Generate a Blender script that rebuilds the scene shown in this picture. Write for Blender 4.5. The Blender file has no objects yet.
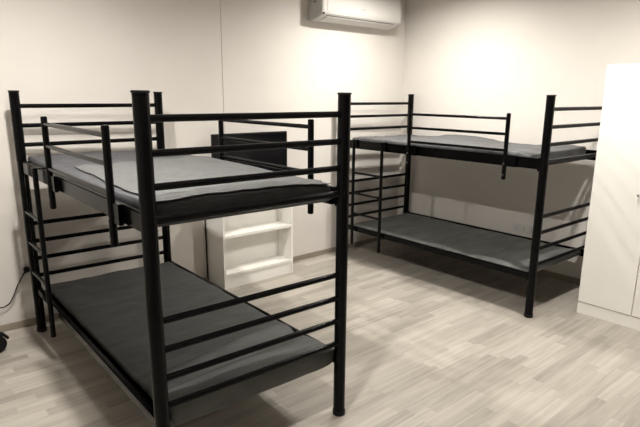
import bpy, bmesh, math, random
from mathutils import Vector, Matrix, noise
random.seed(7)
S = bpy.context.scene
COL = S.collection
# ------------------------------------------------------------------ camera
F_PX = 544.38
cam_d = bpy.data.cameras.new('camera'); cam = bpy.data.objects.new('camera', cam_d); COL.objects.link(cam)
cam_d.sensor_fit = 'HORIZONTAL'; cam_d.sensor_width = 36.0; cam_d.lens = 36.0 * F_PX / 640.0
cam_d.shift_y = 11.317 / 640.0     # the photograph is cropped off-centre
cam_d.clip_start = 0.05; cam_d.clip_end = 60
pit, rol, yaw = 0.2354, 0.00823, 0.68996
fw = Vector((math.sin(yaw)*math.cos(pit), math.cos(yaw)*math.cos(pit), -math.sin(pit)))
r0 = Vector((math.cos(yaw), -math.sin(yaw), 0)); u0 = r0.cross(fw)
r1 = r0*math.cos(rol) + u0*math.sin(rol); u1 = u0*math.cos(rol) - r0*math.sin(rol)
M = Matrix((r1, u1, -fw)).transposed().to_4x4()
M.translation = Vector((-0.72805, -3.83597, 1.57576))
# the place is surveyed along the foreground bed; TURN squares it up with the room walls
TH = math.radians(1.6); CORNER = Vector((3.78726, 0.2635, 0))
TURN = Matrix.Translation(CORNER) @ Matrix.Rotation(-TH, 4, 'Z') @ Matrix.Translation(-CORNER)
cam.matrix_world = TURN @ M
S.camera = cam
# ------------------------------------------------------------------ world, exposure, lamps
w = bpy.data.worlds.new('world'); S.world = w; w.use_nodes = True
bg = w.node_tree.nodes['Background']; bg.inputs[0].default_value = (1.0, 0.93, 0.84, 1); bg.inputs[1].default_value = 0.02
S.view_settings.view_transform = 'Standard'; S.view_settings.look = 'None'
S.view_settings.gamma = 1.0; S.view_settings.exposure = 0.0
S.view_settings.use_curve_mapping = False
CEIL = 2.62
LAMP_STRENGTH = 1760.0
LAMPS = [   # room x, room y, relative strength
    (-3.80, -1.22, 1.0),
    (-0.985, -0.95, 1.0),
    (-1.30, -2.61, 1.0),
    (-3.84, -2.62, 0.9),
]
LAMP_COL = (1.0, 0.955, 0.89)

# ------------------------------------------------------------------ materials
def mat(name, col, rough=0.5, metal=0.0, spec=0.5, var=0.0, scale=8.0, bump=0.0, bscale=200.0, coat=0.0, stretch=None):
    m = bpy.data.materials.new(name); m.use_nodes = True
    nt = m.node_tree; b = nt.nodes['Principled BSDF']
    b.inputs['Base Color'].default_value = (*col, 1); b.inputs['Roughness'].default_value = rough
    b.inputs['Metallic'].default_value = metal; b.inputs['Specular IOR Level'].default_value = spec
    b.inputs['Coat Weight'].default_value = coat
    tc = nt.nodes.new('ShaderNodeTexCoord')
    src = tc.outputs['Object']
    if stretch:
        mp = nt.nodes.new('ShaderNodeMapping'); mp.inputs['Scale'].default_value = stretch
        nt.links.new(src, mp.inputs[0]); src = mp.outputs[0]
    if var > 0:
        n = nt.nodes.new('ShaderNodeTexNoise'); n.inputs['Scale'].default_value = scale; n.inputs['Detail'].default_value = 5
        nt.links.new(src, n.inputs['Vector'])
        cr = nt.nodes.new('ShaderNodeValToRGB')
        cr.color_ramp.elements[0].position = 0.3; cr.color_ramp.elements[1].position = 0.7
        cr.color_ramp.elements[0].color = (*[c*(1-var) for c in col], 1)
        cr.color_ramp.elements[1].color = (*[min(1, c*(1+var)) for c in col], 1)
        nt.links.new(n.outputs['Fac'], cr.inputs[0]); nt.links.new(cr.outputs[0], b.inputs['Base Color'])
    if bump > 0:
        n2 = nt.nodes.new('ShaderNodeTexNoise'); n2.inputs['Scale'].default_value = bscale; n2.inputs['Detail'].default_value = 3
        nt.links.new(src, n2.inputs['Vector'])
        bp = nt.nodes.new('ShaderNodeBump'); bp.inputs['Strength'].default_value = bump; bp.inputs['Distance'].default_value = 0.01
        nt.links.new(n2.outputs['Fac'], bp.inputs['Height']); nt.links.new(bp.outputs[0], b.inputs['Normal'])
    return m

WALL = mat('wall_paint', (0.735, 0.70, 0.655), 0.75, spec=0.25, var=0.015, scale=3, bump=0.04, bscale=90)
CEILM = mat('ceiling_paint', (0.80, 0.78, 0.74), 0.9, spec=0.1, var=0.01)
BLACK = mat('black_enamel', (0.0022, 0.0022, 0.0025), 0.22, spec=0.13, var=0.15, scale=20, bump=0.03, bscale=300)
RUBBER = mat('black_plastic', (0.006, 0.006, 0.006), 0.5, spec=0.25, var=0.1)
SLOT = mat('dark_grey_plastic', (0.16, 0.155, 0.15), 0.6, var=0.05)
STEEL = mat('zinc_bolt', (0.35, 0.34, 0.33), 0.35, metal=0.9, var=0.05)
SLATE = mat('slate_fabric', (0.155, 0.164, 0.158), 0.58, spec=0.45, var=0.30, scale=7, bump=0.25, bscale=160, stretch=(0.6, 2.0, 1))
SLATE2 = mat('dark_slate_fabric', (0.10, 0.102, 0.105), 0.62, spec=0.4, var=0.18, scale=14, bump=0.25, bscale=160, stretch=(0.6, 2.0, 1))
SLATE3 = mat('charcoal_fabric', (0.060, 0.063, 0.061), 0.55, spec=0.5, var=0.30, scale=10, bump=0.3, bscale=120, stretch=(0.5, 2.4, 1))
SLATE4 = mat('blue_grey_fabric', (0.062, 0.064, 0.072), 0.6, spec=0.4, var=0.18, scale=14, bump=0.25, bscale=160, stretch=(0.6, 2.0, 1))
SHEET = mat('grey_sheet', (0.115, 0.117, 0.117), 0.75, spec=0.3, var=0.16, scale=22, bump=0.25, bscale=240, stretch=(1, 2.2, 1))
WHITE = mat('white_laminate', (0.88, 0.865, 0.82), 0.42, spec=0.4, var=0.01, scale=2)
WHITEP = mat('white_plastic', (0.64, 0.62, 0.595), 0.35, spec=0.45, var=0.01)
GREYP = mat('grey_plastic', (0.50, 0.487, 0.47), 0.45, var=0.02)
SCREEN = mat('screen_glass', (0.005, 0.005, 0.006), 0.12, spec=0.25, var=0.05)
CHAIRF = mat('chair_fabric', (0.02, 0.02, 0.022), 0.85, var=0.2, scale=40, bump=0.2)
OAKT = mat('oak_trim', (0.30, 0.255, 0.20), 0.5, var=0.15, scale=6, stretch=(1, 12, 12))
SEAM = mat('seam_grey', (0.50, 0.46, 0.42), 0.8, var=0.03)

def floor_mat():
    m = bpy.data.materials.new('oak_laminate'); m.use_nodes = True
    nt = m.node_tree; b = nt.nodes['Principled BSDF']; L = nt.links.new
    def N(t): return nt.nodes.new(t)
    def math_(op, a, c=None):
        n = N('ShaderNodeMath'); n.operation = op
        for i, v in enumerate((a, c)):
            if v is None: continue
            if isinstance(v, (int, float)): n.inputs[i].default_value = v
            else: L(v, n.inputs[i])
        return n.outputs[0]
    tc = N('ShaderNodeTexCoord'); sx = N('ShaderNodeSeparateXYZ'); L(tc.outputs['Object'], sx.inputs[0])
    X, Y = sx.outputs[0], sx.outputs[1]
    ROW, LEN = 0.066, 0.46
    yr = math_('DIVIDE', Y, ROW); row = math_('FLOOR', yr)
    wn = N('ShaderNodeTexWhiteNoise'); wn.noise_dimensions = '1D'; L(row, wn.inputs['W'])
    xs = math_('ADD', math_('DIVIDE', X, LEN), math_('MULTIPLY', wn.outputs['Value'], 7.31))
    brick = math_('FLOOR', xs)
    cx = N('ShaderNodeCombineXYZ'); L(row, cx.inputs[0]); L(brick, cx.inputs[1])
    w2 = N('ShaderNodeTexWhiteNoise'); w2.noise_dimensions = '3D'; L(cx.outputs[0], w2.inputs['Vector'])
    rnd = w2.outputs['Value']
    # grain, stretched along the strip, offset by strip
    gx = N('ShaderNodeCombineXYZ'); L(math_('MULTIPLY', X, 2.2), gx.inputs[0]); L(math_('MULTIPLY', Y, 46.0), gx.inputs[1]); L(math_('MULTIPLY', rnd, 40.0), gx.inputs[2])
    g = N('ShaderNodeTexNoise'); g.inputs['Scale'].default_value = 1.0; g.inputs['Detail'].default_value = 6; g.inputs['Distortion'].default_value = 0.6
    L(gx.outputs[0], g.inputs['Vector'])
    gx2 = N('ShaderNodeCombineXYZ'); L(math_('MULTIPLY', X, 3.0), gx2.inputs[0]); L(math_('MULTIPLY', Y, 9.0), gx2.inputs[1]); L(math_('MULTIPLY', rnd, 17.0), gx2.inputs[2])
    g2 = N('ShaderNodeTexNoise'); g2.inputs['Scale'].default_value = 1.0; g2.inputs['Detail'].default_value = 3
    L(gx2.outputs[0], g2.inputs['Vector'])
    v = math_('ADD', math_('MULTIPLY', rnd, 0.36), math_('ADD', math_('MULTIPLY', g.outputs['Fac'], 0.80), math_('MULTIPLY', g2.outputs['Fac'], 0.42)))
    cr = N('ShaderNodeValToRGB'); L(math_('MULTIPLY', v, 0.625), cr.inputs[0])
    e = cr.color_ramp.elements
    e[0].position = 0.22; e[0].color = (0.25, 0.222, 0.19, 1)
    e[1].position = 0.74; e[1].color = (0.53, 0.493, 0.435, 1)
    k = cr.color_ramp.elements.new(0.48); k.color = (0.40, 0.368, 0.322, 1)
    # hair-line joints
    fy = math_('FRACT', yr); fx = math_('FRACT', xs)
    jy = math_('LESS_THAN', fy, 0.022); jx = math_('LESS_THAN', fx, 0.004)
    j = math_('MAXIMUM', jy, jx)
    mx = N('ShaderNodeMixRGB'); mx.inputs[2].default_value = (0.33, 0.285, 0.23, 1)
    L(math_('MULTIPLY', j, 0.30), mx.inputs[0]); L(cr.outputs[0], mx.inputs[1]); L(mx.outputs[0], b.inputs['Base Color'])
    b.inputs['Roughness'].default_value = 0.42; b.inputs['Specular IOR Level'].default_value = 0.35
    bp = N('ShaderNodeBump'); bp.inputs['Strength'].default_value = 0.06; bp.inputs['Distance'].default_value = 0.004
    L(g.outputs['Fac'], bp.inputs['Height']); L(bp.outputs[0], b.inputs['Normal'])
    return m
FLOOR = floor_mat()

# ------------------------------------------------------------------ mesh helpers
def tube(bm, p0, p1, r, seg=14, r2=None, bev=0.0):
    p0, p1 = Vector(p0), Vector(p1); d = p1 - p0
    res = bmesh.ops.create_cone(bm, cap_ends=True, segments=seg, radius1=r, radius2=r if r2 is None else r2, depth=d.length)
    q = Vector((0, 0, 1)).rotation_difference(d.normalized()).to_matrix().to_4x4()
    bmesh.ops.transform(bm, matrix=Matrix.Translation((p0+p1)/2) @ q, verts=res['verts'])
    if bev > 0:
        es = [e for e in {e for v in res['verts'] for e in v.link_edges} if any(len(f.verts) > 4 for f in e.link_faces)]
        bmesh.ops.bevel(bm, geom=es, offset=bev, segments=2, affect='EDGES')
def path_tube(bm, pts, r, seg=10):
    pts = [Vector(p) for p in pts]; rings = []
    up = Vector((0.13, 0.31, 0.94))
    for i, p in enumerate(pts):
        t = (pts[min(i+1, len(pts)-1)] - pts[max(i-1, 0)]).normalized()
        a = t.cross(up)
        if a.length < 1e-3: a = t.cross(Vector((1, 0, 0)))
        a.normalize(); b = t.cross(a)
        rings.append([bm.verts.new(p + (a*math.cos(k*2*math.pi/seg) + b*math.sin(k*2*math.pi/seg))*r) for k in range(seg)])
    for A, B in zip(rings, rings[1:]):
        for k in range(seg): bm.faces.new((A[k], A[(k+1) % seg], B[(k+1) % seg], B[k]))
    bm.faces.new(rings[0][::-1]); bm.faces.new(rings[-1])
def smooth_path(pts, n=8):
    pts = [Vector(p) for p in pts]; out = []
    P = [pts[0]] + pts + [pts[-1]]
    for i in range(1, len(P)-2):
        for k in range(n):
            t = k/n; a, b, c, d = P[i-1], P[i], P[i+1], P[i+2]
            out.append(0.5*((2*b) + (c-a)*t + (2*a-5*b+4*c-d)*t*t + (3*b-a-3*c+d)*t**3))
    out.append(pts[-1]); return out
def box(bm, lo, hi, bev=0.0, seg=2):
    res = bmesh.ops.create_cube(bm, size=1.0); vs = res['verts']
    lo, hi = Vector(lo), Vector(hi)
    for v in vs: v.co = Vector(((v.co.x+.5)*(hi.x-lo.x)+lo.x, (v.co.y+.5)*(hi.y-lo.y)+lo.y, (v.co.z+.5)*(hi.z-lo.z)+lo.z))
    if bev > 0: bmesh.ops.bevel(bm, geom=list({e for v in vs for e in v.link_edges}), offset=bev, segments=seg, affect='EDGES')
def obj(name, bm, m, parent=None, loc=None, rz=None, ang=40):
    bmesh.ops.recalc_face_normals(bm, faces=bm.faces)
    me = bpy.data.meshes.new(name); bm.to_mesh(me); bm.free()
    for p in me.polygons: p.use_smooth = True
    try: me.set_sharp_from_angle(angle=math.radians(ang))
    except Exception: pass
    me.materials.append(m)
    o = bpy.data.objects.new(name, me); COL.objects.link(o)
    if parent is not None: o.parent = parent
    if loc is not None: o.location = loc
    if rz is not None: o.rotation_euler = (0, 0, rz)
    return o
def mesh(fn):
    bm = bmesh.new(); fn(bm); return bm
def thing(name, label, cat, loc=(0, 0, 0), rz=0.0, group=None):
    o = bpy.data.objects.new(name, None); COL.objects.link(o); o.empty_display_size = 0.1
    o.location = loc; o.rotation_euler = (0, 0, rz); return tag(o, label, cat, group)
def tag(o, label, cat, group=None):
    o['label'] = label; o['category'] = cat
    if group: o['group'] = group
    return o
def struct(name, bm, m, loc=None, rz=None):
    o = obj(name, bm, m, None, loc, rz); o['kind'] = 'structure'; return o
def B(*a, **k): return mesh(lambda bm: box(bm, *a, **k))
def T(*a, **k): return mesh(lambda bm: tube(bm, *a, **k))
def copy_tree(o, parent=None):
    c = o.copy(); COL.objects.link(c)
    if parent is not None: c.parent = parent
    for ch in list(o.children): copy_tree(ch, c)
    return c

# ------------------------------------------------------------------ room shell.  Room frame: origin at the far corner,
# local -x runs left along the back wall, local -y runs along the right wall towards the camera
def R(x, y, z=0.0):
    return CORNER + Vector((x*math.cos(TH) - y*math.sin(TH), x*math.sin(TH) + y*math.cos(TH), z))
XL, YB = -5.6, -7.4
rk = dict(loc=CORNER, rz=TH)
struct('floor', B((XL-.1, YB-.1, -.1), (.1, .1, 0)), FLOOR, **rk)
struct('ceiling', B((XL-.1, YB-.1, CEIL), (.1, .1, CEIL+.1)), CEILM, **rk)
SEAMX = -2.222
struct('wall_back', mesh(lambda bm: (box(bm, (XL, 0, 0), (SEAMX-.003, .1, CEIL)), box(bm, (SEAMX+.003, 0, 0), (.1, .1, CEIL)))), WALL, **rk)
struct('trim_1', B((SEAMX-.003, .004, 0), (SEAMX+.003, .09, CEIL)), SEAM, **rk)
struct('wall_right', B((0, YB, 0), (.1, 0, CEIL)), WALL, **rk)
struct('wall_left', B((XL-.1, YB, 0), (XL, .1, CEIL)), WALL, **rk)
struct('wall_front', B((XL, YB-.1, 0), (.1, YB, CEIL)), WALL, **rk)
BH, BT = 0.046, 0.013
struct('baseboard_back', B((XL, -BT, 0), (0, 0, BH), bev=.003), OAKT, **rk)
struct('baseboard_right', B((-BT, YB, 0), (0, -BT, BH), bev=.003), OAKT, **rk)
struct('baseboard_left', B((XL, YB, 0), (XL+BT, -BT, BH), bev=.003), OAKT, **rk)
struct('baseboard_front', B((XL+BT, YB, 0), (-BT, YB+BT, BH), bev=.003), OAKT, **rk)

# ------------------------------------------------------------------ bunk beds
LB, WB, HB = 2.0, 0.921, 1.584
UP = [1.4905, 1.371, 1.252, 1.133]; LO = [0.7456, 0.628, 0.5105, 0.393]
def guard(parent, xg, side, y0=-.815):
    """bolted-on guard rail: three bars welded to two uprights, on the long side"""
    def bars(bm):
        for z in (1.42, 1.31, 1.195): tube(bm, (xg, y0, z), (xg, -1.72, z), .0105, 12)
    g = obj('guard_rail', mesh(bars), BLACK, parent)
    for y in (y0, -1.72):
        p = obj('guard_post', mesh(lambda bm: tube(bm, (xg, y, .985), (xg, y, 1.457), .0155, 16, bev=.003)), BLACK, g)
        obj('bracket', B((xg-.004 if side < 0 else xg-.016, y-.085, 1.082), (xg+.016 if side < 0 else xg+.004, y-.012, 1.165), bev=.003), BLACK, g)
        for z in (1.10, 1.02): obj('bolt', T((xg+side*.012, y, z), (xg+side*.019, y, z), .006, 8), STEEL, p)
def make_bed():
    t = thing('bunk_bed', '', 'bunk bed', (0, 0, 0), 0, 'black metal bunk beds')
    for x in (0, WB):
        for y in (0, -LB):
            def post(bm):
                tube(bm, (x, y, .012), (x, y, .826), .0290, 24); tube(bm, (x, y, .826), (x, y, .832), .0275, 24)
                tube(bm, (x, y, .832), (x, y, HB-.010), .0290, 24)
            p = obj('post', mesh(post), BLACK, t)
            obj('post_cap', T((x, y, HB-.010), (x, y, HB), .033, 24, bev=.003), RUBBER, p)
            obj('foot', T((x, y, 0), (x, y, .03), .032, 24, bev=.004), RUBBER, p)
    for y in (0, -LB):
        for k, z in enumerate(UP + LO):
            r = .0165 if k == 3 else .0135
            obj('end_bar', T((.02, y, z), (WB-.02, y, z), r, 14), BLACK, t)
    for zc, h, zb in ((1.120, .076, 1.088), (.310, .048, .286)):
        for x, s in ((0, 1), (WB, -1)):
            def rail(bm):
                box(bm, (x-.013, -LB+.02, zc-h/2), (x+.013, -.02, zc+h/2), bev=.006)
                a, b = sorted((x+s*.010, x+s*.045)); box(bm, (a, -LB+.03, zc-h/2), (b, -.03, zc-h/2+.005))
                for y in (-.028, -LB+.028): box(bm, (x-.017, y-.012, zc-h/2-.012), (x+.017, y+.012, zc+h/2+.006), bev=.003)
            obj('side_rail', mesh(rail), BLACK, t)
        def base(bm):
            box(bm, (.03, -LB+.085, zb), (WB-.03, -.05, zb+.005))
            for k in range(7): tube(bm, (.015, -.2-k*.255, zb-.004), (WB-.015, -.2-k*.255, zb-.004), .006, 8)
        obj('bed_base', mesh(base), BLACK, t)
    guard(t, -.034, -1)
    xl = -.040
    def lad(bm):
        for y in (-.155, -.515):
            tube(bm, (xl, y, .157), (xl, y, 1.160), .0145, 14)
            box(bm, (xl-.012, y-.012, 1.160), (.016, y+.012, 1.166), bev=.001); box(bm, (.014, y-.012, 1.115), (.018, y+.012, 1.166))
    l = obj('ladder', mesh(lad), BLACK, t)
    for z in (.860, .665, .470): obj('ladder_rung', T((xl, -.155, z), (xl, -.515, z), .0105, 12), BLACK, l)
    return t
bed1 = make_bed()
bed2 = copy_tree(bed1)
bed2.location = (2.804, .066, 0); bed2.rotation_euler = (0, 0, .0136)
guard(bed1, WB+.034, 1, -.835)
bed1['label'] = 'large black metal bunk bed in the foreground, with guard rails on both long sides'
bed2['label'] = 'black metal bunk bed along the right wall, its end behind the white wardrobe'

# ------------------------------------------------------------------ mattresses
def mattress_bm(sx, sy, h, r, seed, amp, shape=None, n=(64, 30, 5), drop=0.0):
    """soft slab, origin at the middle of its underside; shape(u,v)->dz on the top"""
    bm = bmesh.new()
    nx, ny, nz = n[1], n[0], n[2]
    idx = {}
    def vert(i, j, k):
        key = (i, j, k)
        if key not in idx: idx[key] = bm.verts.new((i/nx*2-1, j/ny*2-1, k/nz*2-1))
        return idx[key]
    for i in range(nx):
        for j in range(ny):
            for k in (0, nz): bm.faces.new([vert(i, j, k), vert(i+1, j, k), vert(i+1, j+1, k), vert(i, j+1, k)])
    for i in range(nx):
        for k in range(nz):
            for j in (0, ny): bm.faces.new([vert(i, j, k), vert(i+1, j, k), vert(i+1, j, k+1), vert(i, j, k+1)])
    for j in range(ny):
        for k in range(nz):
            for i in (0, nx): bm.faces.new([vert(i, j, k), vert(i, j+1, k), vert(i, j+1, k+1), vert(i, j, k+1)])
    H = Vector((sx/2, sy/2, h/2))
    so = Vector((seed*3.7, seed*1.9, seed))
    for v in bm.verts:
        c = v.co
        # denser near the borders so the rounded edge is carried by several rings
        q = Vector([math.copysign(1-(1-abs(c[a]))**1.5 if a < 2 else abs(c[a]), c[a]) for a in range(3)])
        p = Vector((q.x*H.x, q.y*H.y, q.z*H.z))
        inn = Vector([max(-(H[a]-r), min(H[a]-r, p[a])) for a in range(3)])
        d = p - inn
        if d.length > 1e-6: p = inn + d.normalized()*r
        top = max(0.0, (p.z+h/2)/h)
        n1 = noise.noise(Vector((p.x*2.3, p.y*2.0, 0)) + so); n2 = noise.noise(Vector((p.x*9, p.y*7, p.z*8)) + so)
        n3 = 1-abs(noise.noise(Vector((p.x*5+p.y*3.1, p.y*4.2-p.x*1.5, 3)) + so))*2.2
        dz = amp*(0.9*n1 + 0.35*n2 + 0.45*max(0, n3)**3)*top
        if shape: dz += shape(p.x/H.x, p.y/H.y)*top
        if p.y < -H.y+.03: dz -= drop*(1-top)*(1-abs(p.x/H.x)**12*.5)
        nrm = Vector((p.x/H.x if abs(p.x) > H.x-r else 0, p.y/H.y if abs(p.y) > H.y-r else 0, 0))
        p += nrm*amp*0.5*n2
        v.co = p + Vector((0, 0, h/2 + dz))
    return bm
def bed_pt(bed, x, y, z):
    c, s = math.cos(bed.rotation_euler.z), math.sin(bed.rotation_euler.z)
    return (bed.location.x + x*c - y*s, bed.location.y + x*s + y*c, z)
def sstep(a, b, x):
    t = max(0, min(1, (x-a)/(b-a))); return t*t*(3-2*t)
def mattress(bed, z0, h, label, seed, m, amp=.006, shape=None, sx=.855, sy=1.90, dy=0.0, dx=0.0, rr=.018, drop=0.0):
    o = obj('mattress', mattress_bm(sx, sy, h, rr, seed, amp, shape, drop=drop), m, None, bed_pt(bed, WB/2+dx, -LB/2+dy, z0), bed.rotation_euler.z, ang=75)
    return tag(o, label, 'mattress', 'bunk mattresses')
G = 'bunk mattresses'
ZU, ZL = 1.095, .294
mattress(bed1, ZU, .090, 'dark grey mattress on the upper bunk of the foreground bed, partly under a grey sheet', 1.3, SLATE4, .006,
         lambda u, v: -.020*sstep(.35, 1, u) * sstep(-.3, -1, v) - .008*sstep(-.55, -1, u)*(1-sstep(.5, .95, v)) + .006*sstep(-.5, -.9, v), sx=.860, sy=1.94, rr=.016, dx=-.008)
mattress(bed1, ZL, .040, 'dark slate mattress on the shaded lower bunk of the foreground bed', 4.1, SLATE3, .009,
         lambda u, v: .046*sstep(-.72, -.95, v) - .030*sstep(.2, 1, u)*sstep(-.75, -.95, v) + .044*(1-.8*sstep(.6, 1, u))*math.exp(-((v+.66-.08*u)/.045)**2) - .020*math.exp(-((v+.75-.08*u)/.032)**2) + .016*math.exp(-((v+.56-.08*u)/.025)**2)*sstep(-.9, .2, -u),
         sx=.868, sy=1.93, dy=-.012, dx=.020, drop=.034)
mattress(bed2, ZU, .088, 'wavy grey mattress on the upper bunk along the right wall', 7.7, SLATE2, .013,
         lambda u, v: .016*math.sin(v*5.2+.4)*sstep(-.2, .9, u) - .014*sstep(-.85, -1, v), sy=1.84, dy=.035)
mattress(bed2, ZL, .036, 'thin grey mattress on the lower bunk along the right wall', 9.2, SLATE, .008)

# grey sheet spread over the foot two thirds of the foreground upper mattress
def sheet_bm():
    bm = bmesh.new(); nx, ny = 44, 60; V = {}
    for i in range(nx+1):
        for j in range(ny+1):
            u, v = i/nx, j/ny
            y0 = -.745 - .05*noise.noise(Vector((u*3, 1.1, 0))) + .03*u
            xe = .105 - .07*v; x = xe + u*(.876-xe) + .018*noise.noise(Vector((v*5, 2.2, u)))*(1 if i in (0, nx) else .3)
            y = y0 + v*(-1.968 - y0)
            z = ZU + .090
            px, py = (x-WB/2+.008)/.430, (y+LB/2)/.97
            dz = -.020*sstep(.35, 1, px) * sstep(-.3, -1, py) - .008*sstep(-.55, -1, px)*(1-sstep(.5, .95, py)) + .006*sstep(-.5, -.9, py)
            so = Vector((1.3*3.7, 1.3*1.9, 1.3)); lx, ly = x-WB/2+.008, y+LB/2
            n1 = noise.noise(Vector((lx*2.3, ly*2.0, 0)) + so)
            n3 = 1-abs(noise.noise(Vector((lx*5+ly*3.1, ly*4.2-lx*1.5, 3)) + so))*2.2
            n2 = noise.noise(Vector((lx*9, ly*7, .36)) + so)
            z += dz + .006*(.9*n1 + .35*n2 + .45*max(0, n3)**3) + .0045 + .003*noise.noise(Vector((x*14, y*9, 5)))
            # ruffled near edge and the fold at its left front corner
            if v < .06: z += .006*math.sin(u*23)*(1-v/.06)
            V[i, j] = bm.verts.new((x, y, z))
    for i in range(nx):
        for j in range(ny): bm.faces.new((V[i, j], V[i+1, j], V[i+1, j+1], V[i, j+1]))
    r = bmesh.ops.extrude_face_region(bm, geom=list(bm.faces))
    for e in r['geom']:
        if isinstance(e, bmesh.types.BMVert): e.co.z += .004
    return bm
tag(obj('bed_sheet', sheet_bm(), SHEET, ang=75), 'light grey sheet spread over the foot part of the foreground upper mattress', 'sheet')

# ------------------------------------------------------------------ bookcase with television
bc = thing('bookcase', 'low white open bookcase against the back wall, under the television', 'bookcase', R(-2.428, -.268), TH)
BW, BD, BHT = .716, .37, .79      # local x 0..BW, y 0 (front) .. BD (wall side)
BD = .262
obj('side_panel', B((0, 0, 0), (.018, BD, BHT), bev=.001), WHITE, bc)
obj('side_panel', B((BW-.018, 0, 0), (BW, BD, BHT), bev=.001), WHITE, bc)
obj('back_panel', B((.018, BD-.07, 0), (BW-.018, BD-.062, BHT-.018)), WHITE, bc)
obj('top_panel', B((.018, 0, BHT-.02), (BW-.018, BD, BHT), bev=.001), WHITE, bc)
for z in (.115, .440): obj('shelf', B((.018, .004, z-.012), (BW-.018, BD-.07, z+.012), bev=.001), WHITE, bc)
obj('kickboard', B((.018, .012, 0), (BW-.018, .03, .103)), WHITE, bc)

tv = thing('television', 'black flat screen television standing on the white bookcase', 'television', R(-2.048, -.145, BHT), TH)
TW, THH = .745, .440
def tvbody(bm):
    box(bm, (-TW/2, 0, .03), (TW/2, .03, .03+THH), bev=.004); box(bm, (-TW*.33, .03, .06), (TW*.33, .065, .34), bev=.012)
obj('housing', mesh(tvbody), RUBBER, tv)
obj('screen', B((-TW/2+.012, -.0015, .03+.018), (TW/2-.012, .004, .03+THH-.012)), SCREEN, tv)
for s in (-1, 1):
    obj('stand_foot', mesh(lambda bm: path_tube(bm, [(s*.26, -.075, .006), (s*.25, -.03, .012), (s*.24, .015, .045), (s*.25, .05, .012), (s*.26, .10, .006)], .006, 8)), RUBBER, tv)
c = R(-2.4365, -.006)  # thin dark line down the wall beside the bookcase, bent behind the television
tag(obj('dark_wall_line', mesh(lambda bm: path_tube(bm, smooth_path([(c.x, c.y-.002, .01), (c.x-.002, c.y-.003, .3), (c.x-.004, c.y-.003, .7), (c.x+.0, c.y-.003, 1.0), (c.x+.05, c.y-.01, 1.05), (c.x+.14, c.y-.04, 1.05), (c.x+.2, c.y-.060, 1.05)]), .0055, 8)), RUBBER),
    'thin dark line running straight down the wall beside the white bookcase', 'cable')

# ------------------------------------------------------------------ air conditioner on the back wall
ac = thing('air_conditioner', 'white split air conditioner unit mounted high on the back wall near the corner', 'air conditioner', R(-1.325, 0, 2.217), TH)
AW = 1.03
prof = [(0, .0), (-.06, -.004), (-.135, .014), (-.178, .030), (-.196, .048), (-.203, .085), (-.202, .17), (-.192, .235), (-.165, .275), (-.12, .292), (0, .295)]
def extr(bm, pr, x0, x1):
    a = [bm.verts.new((x0, y, z)) for y, z in pr]; b = [bm.verts.new((x1, y, z)) for y, z in pr]
    for i in range(len(pr)):
        j = (i+1) % len(pr); bm.faces.new((a[i], a[j], b[j], b[i]))
    bm.faces.new(a[::-1]); bm.faces.new(b)
obj('housing', mesh(lambda bm: extr(bm, prof, .012, AW-.012)), WHITEP, ac, ang=25)
def scl(f): return [(y*f if y < 0 else y, .148 + (z-.148)*f) for y, z in prof]
for a, b in ((0, .012), (AW-.012, AW)): obj('end_cap', mesh(lambda bm: extr(bm, scl(.985), a, b)), GREYP, ac, ang=25)
obj('front_panel', mesh(lambda bm: extr(bm, [(-.2045, .062), (-.208, .085), (-.207, .17), (-.197, .236), (-.170, .277), (-.165, .27), (-.19, .23), (-.2, .17), (-.2, .08)], .055, AW-.03)), WHITEP, ac, ang=25)
obj('louver', mesh(lambda bm: extr(bm, [(-.075, -.008), (-.135, .006), (-.175, .022), (-.176, .027), (-.13, .018), (-.075, .002)], .07, AW-.07)), WHITEP, ac)
obj('air_slot', mesh(lambda bm: extr(bm, [(-.178, .0265), (-.1845, .0330), (-.1825, .037), (-.175, .030)], .065, AW-.085)), SLOT, ac)
obj('sensor', mesh(lambda bm: tube(bm, (.016, -.190, .047), (.016, -.2035, .047), .0085, 12)), RUBBER, ac)
obj('sensor', mesh(lambda bm: tube(bm, (.004, -.10, .146), (-.003, -.10, .146), .008, 12)), RUBBER, ac)
def logo(bm):
    box(bm, (AW*.485-.022, -.2095, .115), (AW*.485+.022, -.207, .123), bev=.0008); box(bm, (AW*.485-.016, -.2095, .111), (AW*.485+.012, -.207, .115))
obj('logo', mesh(logo), GREYP, ac)

# ------------------------------------------------------------------ wardrobe
wd = thing('wardrobe', 'white two-door wardrobe at the right edge, standing past the end of the far bed', 'wardrobe', R(-.665, -2.362), TH)
WHT, WW, WDp = 1.786, .78, .64
obj('carcass', B((.019, -WW, .09), (WDp, 0, WHT), bev=.001), WHITE, wd)
obj('plinth', B((.004, -WW, 0), (WDp, 0, .088), bev=.001), WHITE, wd)
for y0, y1, hy in ((0, -.3685, -.308), (-.3725, -WW, -.435)):
    d = obj('door', B((0, y1, .094), (.018, y0-.001, WHT-.001), bev=.0015), WHITE, wd)
    def knob(bm):
        tube(bm, (0, hy, .935), (-.012, hy, .935), .004, 10); tube(bm, (-.012, hy, .935), (-.018, hy, .935), .008, 14, bev=.002)
    obj('knob', mesh(knob), STEEL, d)

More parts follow.
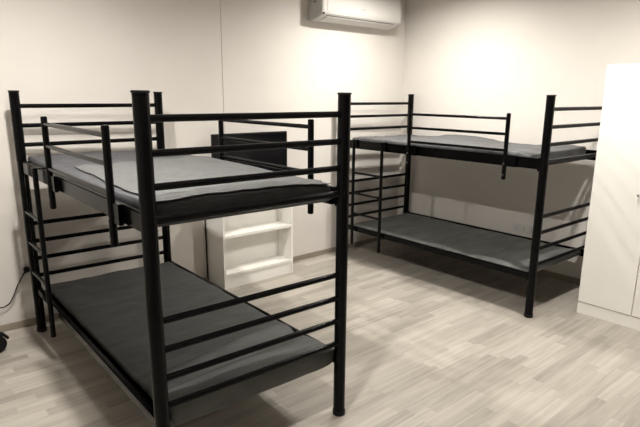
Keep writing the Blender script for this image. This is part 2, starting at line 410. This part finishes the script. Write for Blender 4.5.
# ------------------------------------------------------------------ sockets, plug and cable
so = thing('wall_socket', 'white triple wall socket above the lower bunk on the right wall', 'socket', R(-.0, -1.538, .383), TH)
obj('plate', B((-.008, -.118, -.04), (0, .118, .04), bev=.003), WHITEP, so)
for k in (-1, 0, 1):
    o = obj('outlet', mesh(lambda bm: tube(bm, (-.0078, k*.073, 0), (-.0095, k*.073, 0), .027, 24)), WHITEP, so)
    for dz in (-.009, .009): obj('pin_hole', T((-.009, k*.073, dz), (-.0102, k*.073, dz), .004, 8), RUBBER, o)
sp = R(-3.812, 0, .405)
so2 = thing('wall_socket', 'white wall socket holding a black plug, low behind the foreground bed post', 'socket', sp, TH)
obj('plate', B((-.04, -.008, -.04), (.04, 0, .04), bev=.003), WHITEP, so2)
obj('outlet', mesh(lambda bm: tube(bm, (0, -.0078, 0), (0, -.0095, 0), .0275, 24)), GREYP, so2)
pc = thing('power_cable', 'black power cable with round plug drooping down the back wall behind the foreground bed', 'cable', sp, TH)
obj('plug', mesh(lambda bm: (tube(bm, (0, -.0095, 0), (0, -.034, 0), .020, 18, bev=.004), tube(bm, (-.006, -.028, -.006), (-.026, -.03, -.026), .008, 10, r2=.005))), RUBBER, pc)
obj('cord', mesh(lambda bm: path_tube(bm, smooth_path([(-.022, -.03, -.022), (-.045, -.026, -.06), (-.068, -.025, -.098), (-.098, -.025, -.162), (-.128, -.025, -.21), (-.166, -.025, -.228), (-.19, -.025, -.23), (-.25, -.03, -.27), (-.34, -.03, -.36), (-.44, -.03, -.4005), (-.60, -.028, -.4005), (-.8, -.028, -.4005)]), .0042, 8)), RUBBER, pc)

# ------------------------------------------------------------------ swivel chair at the left edge (one castor in view)
ch = thing('office_chair', 'black wheeled chair cut off by the left edge, only one castor in view', 'chair', R(-4.396, -.370))
def star(bm):
    tube(bm, (0, 0, .10), (0, 0, .17), .035, 18)
    for k in range(5):
        a = math.radians(10 + 72*k); d = Vector((math.cos(a), math.sin(a), 0))
        tube(bm, Vector((0, 0, .145)), d*.30 + Vector((0, 0, .128)), .020, 12, r2=.013)
obj('star_base', mesh(star), RUBBER, ch)
for k in range(5):
    a = math.radians(10 + 72*k); d = Vector((math.cos(a), math.sin(a), 0)); n = Vector((-d.y, d.x, 0)); ctr = d*.305 + Vector((0, 0, .056))
    def wheel(bm):
        for s in (-1, 1): tube(bm, ctr + n*s*.006, ctr + n*s*.026, .056, 24, bev=.008)
        tube(bm, ctr - n*.008, ctr + n*.008, .012, 10); tube(bm, ctr + Vector((0, 0, .0)), ctr + Vector((0, 0, .075)), .009, 10)
    wv = obj('castor', mesh(wheel), RUBBER, ch)
    def hood(bm):
        for i in range(6):
            a0, a1 = math.radians(20+i*23), math.radians(20+(i+1)*23)
            p = [ctr + d*math.cos(t)*.069 + Vector((0, 0, math.sin(t)*.069)) for t in (a0, a1)]
            tube(bm, p[0]-n*.02, p[1]-n*.02, .009, 8); tube(bm, p[0]+n*.02, p[1]+n*.02, .009, 8)
    obj('castor_hood', mesh(hood), RUBBER, wv)
obj('gas_column', T((0, 0, .15), (0, 0, .42), .022, 16), RUBBER, ch)
obj('seat', mesh(lambda bm: box(bm, (-.23, -.23, .42), (.20, .23, .49), bev=.03, seg=3)), CHAIRF, ch)
obj('backrest', mesh(lambda bm: (box(bm, (-.30, -.20, .55), (-.24, .20, 1.0), bev=.025, seg=3), box(bm, (-.285, -.03, .40), (-.265, .03, .75), bev=.005), box(bm, (-.285, -.03, .40), (-.1, .03, .42), bev=.005))), CHAIRF, ch)

# ------------------------------------------------------------------ ceiling lamps
def glow(k):
    m = bpy.data.materials.new('lamp_diffuser'); m.use_nodes = True
    gb = m.node_tree.nodes['Principled BSDF']; gb.inputs['Base Color'].default_value = (.9, .88, .84, 1)
    gb.inputs['Emission Color'].default_value = (*LAMP_COL, 1); gb.inputs['Emission Strength'].default_value = k
    return m
names = ['round ceiling lamp above the foreground bunk bed, nearer the back wall', 'round ceiling lamp above the bunk bed along the right wall', 'round ceiling lamp in front of the white wardrobe', 'round ceiling lamp above the foot of the foreground bunk bed']
def extr_ring(bm, ri, ro, z0, z1, n=40):
    v = [[bm.verts.new((r*math.cos(k*2*math.pi/n), r*math.sin(k*2*math.pi/n), z)) for k in range(n)] for r, z in ((ri, z0), (ro, z0), (ro, z1), (ri, z1))]
    for i in range(4):
        A, C = v[i], v[(i+1) % 4]
        for k in range(n): bm.faces.new((A[k], A[(k+1) % n], C[(k+1) % n], C[k]))
for (x, y, pw), lb in zip(LAMPS, names):
    t = thing('ceiling_light', lb, 'ceiling light', R(x, y, CEIL), 0, 'round ceiling lamps')
    obj('frame', mesh(lambda bm: extr_ring(bm, .057, .072, -.024, 0)), WHITEP, t)
    obj('diffuser', T((0, 0, -.010), (0, 0, -.006), .052, 40), glow(LAMP_STRENGTH*pw), t)

bpy.context.view_layer.update()
for o in S.objects:
    if o.parent is None and o is not cam: o.matrix_world = TURN @ o.matrix_world
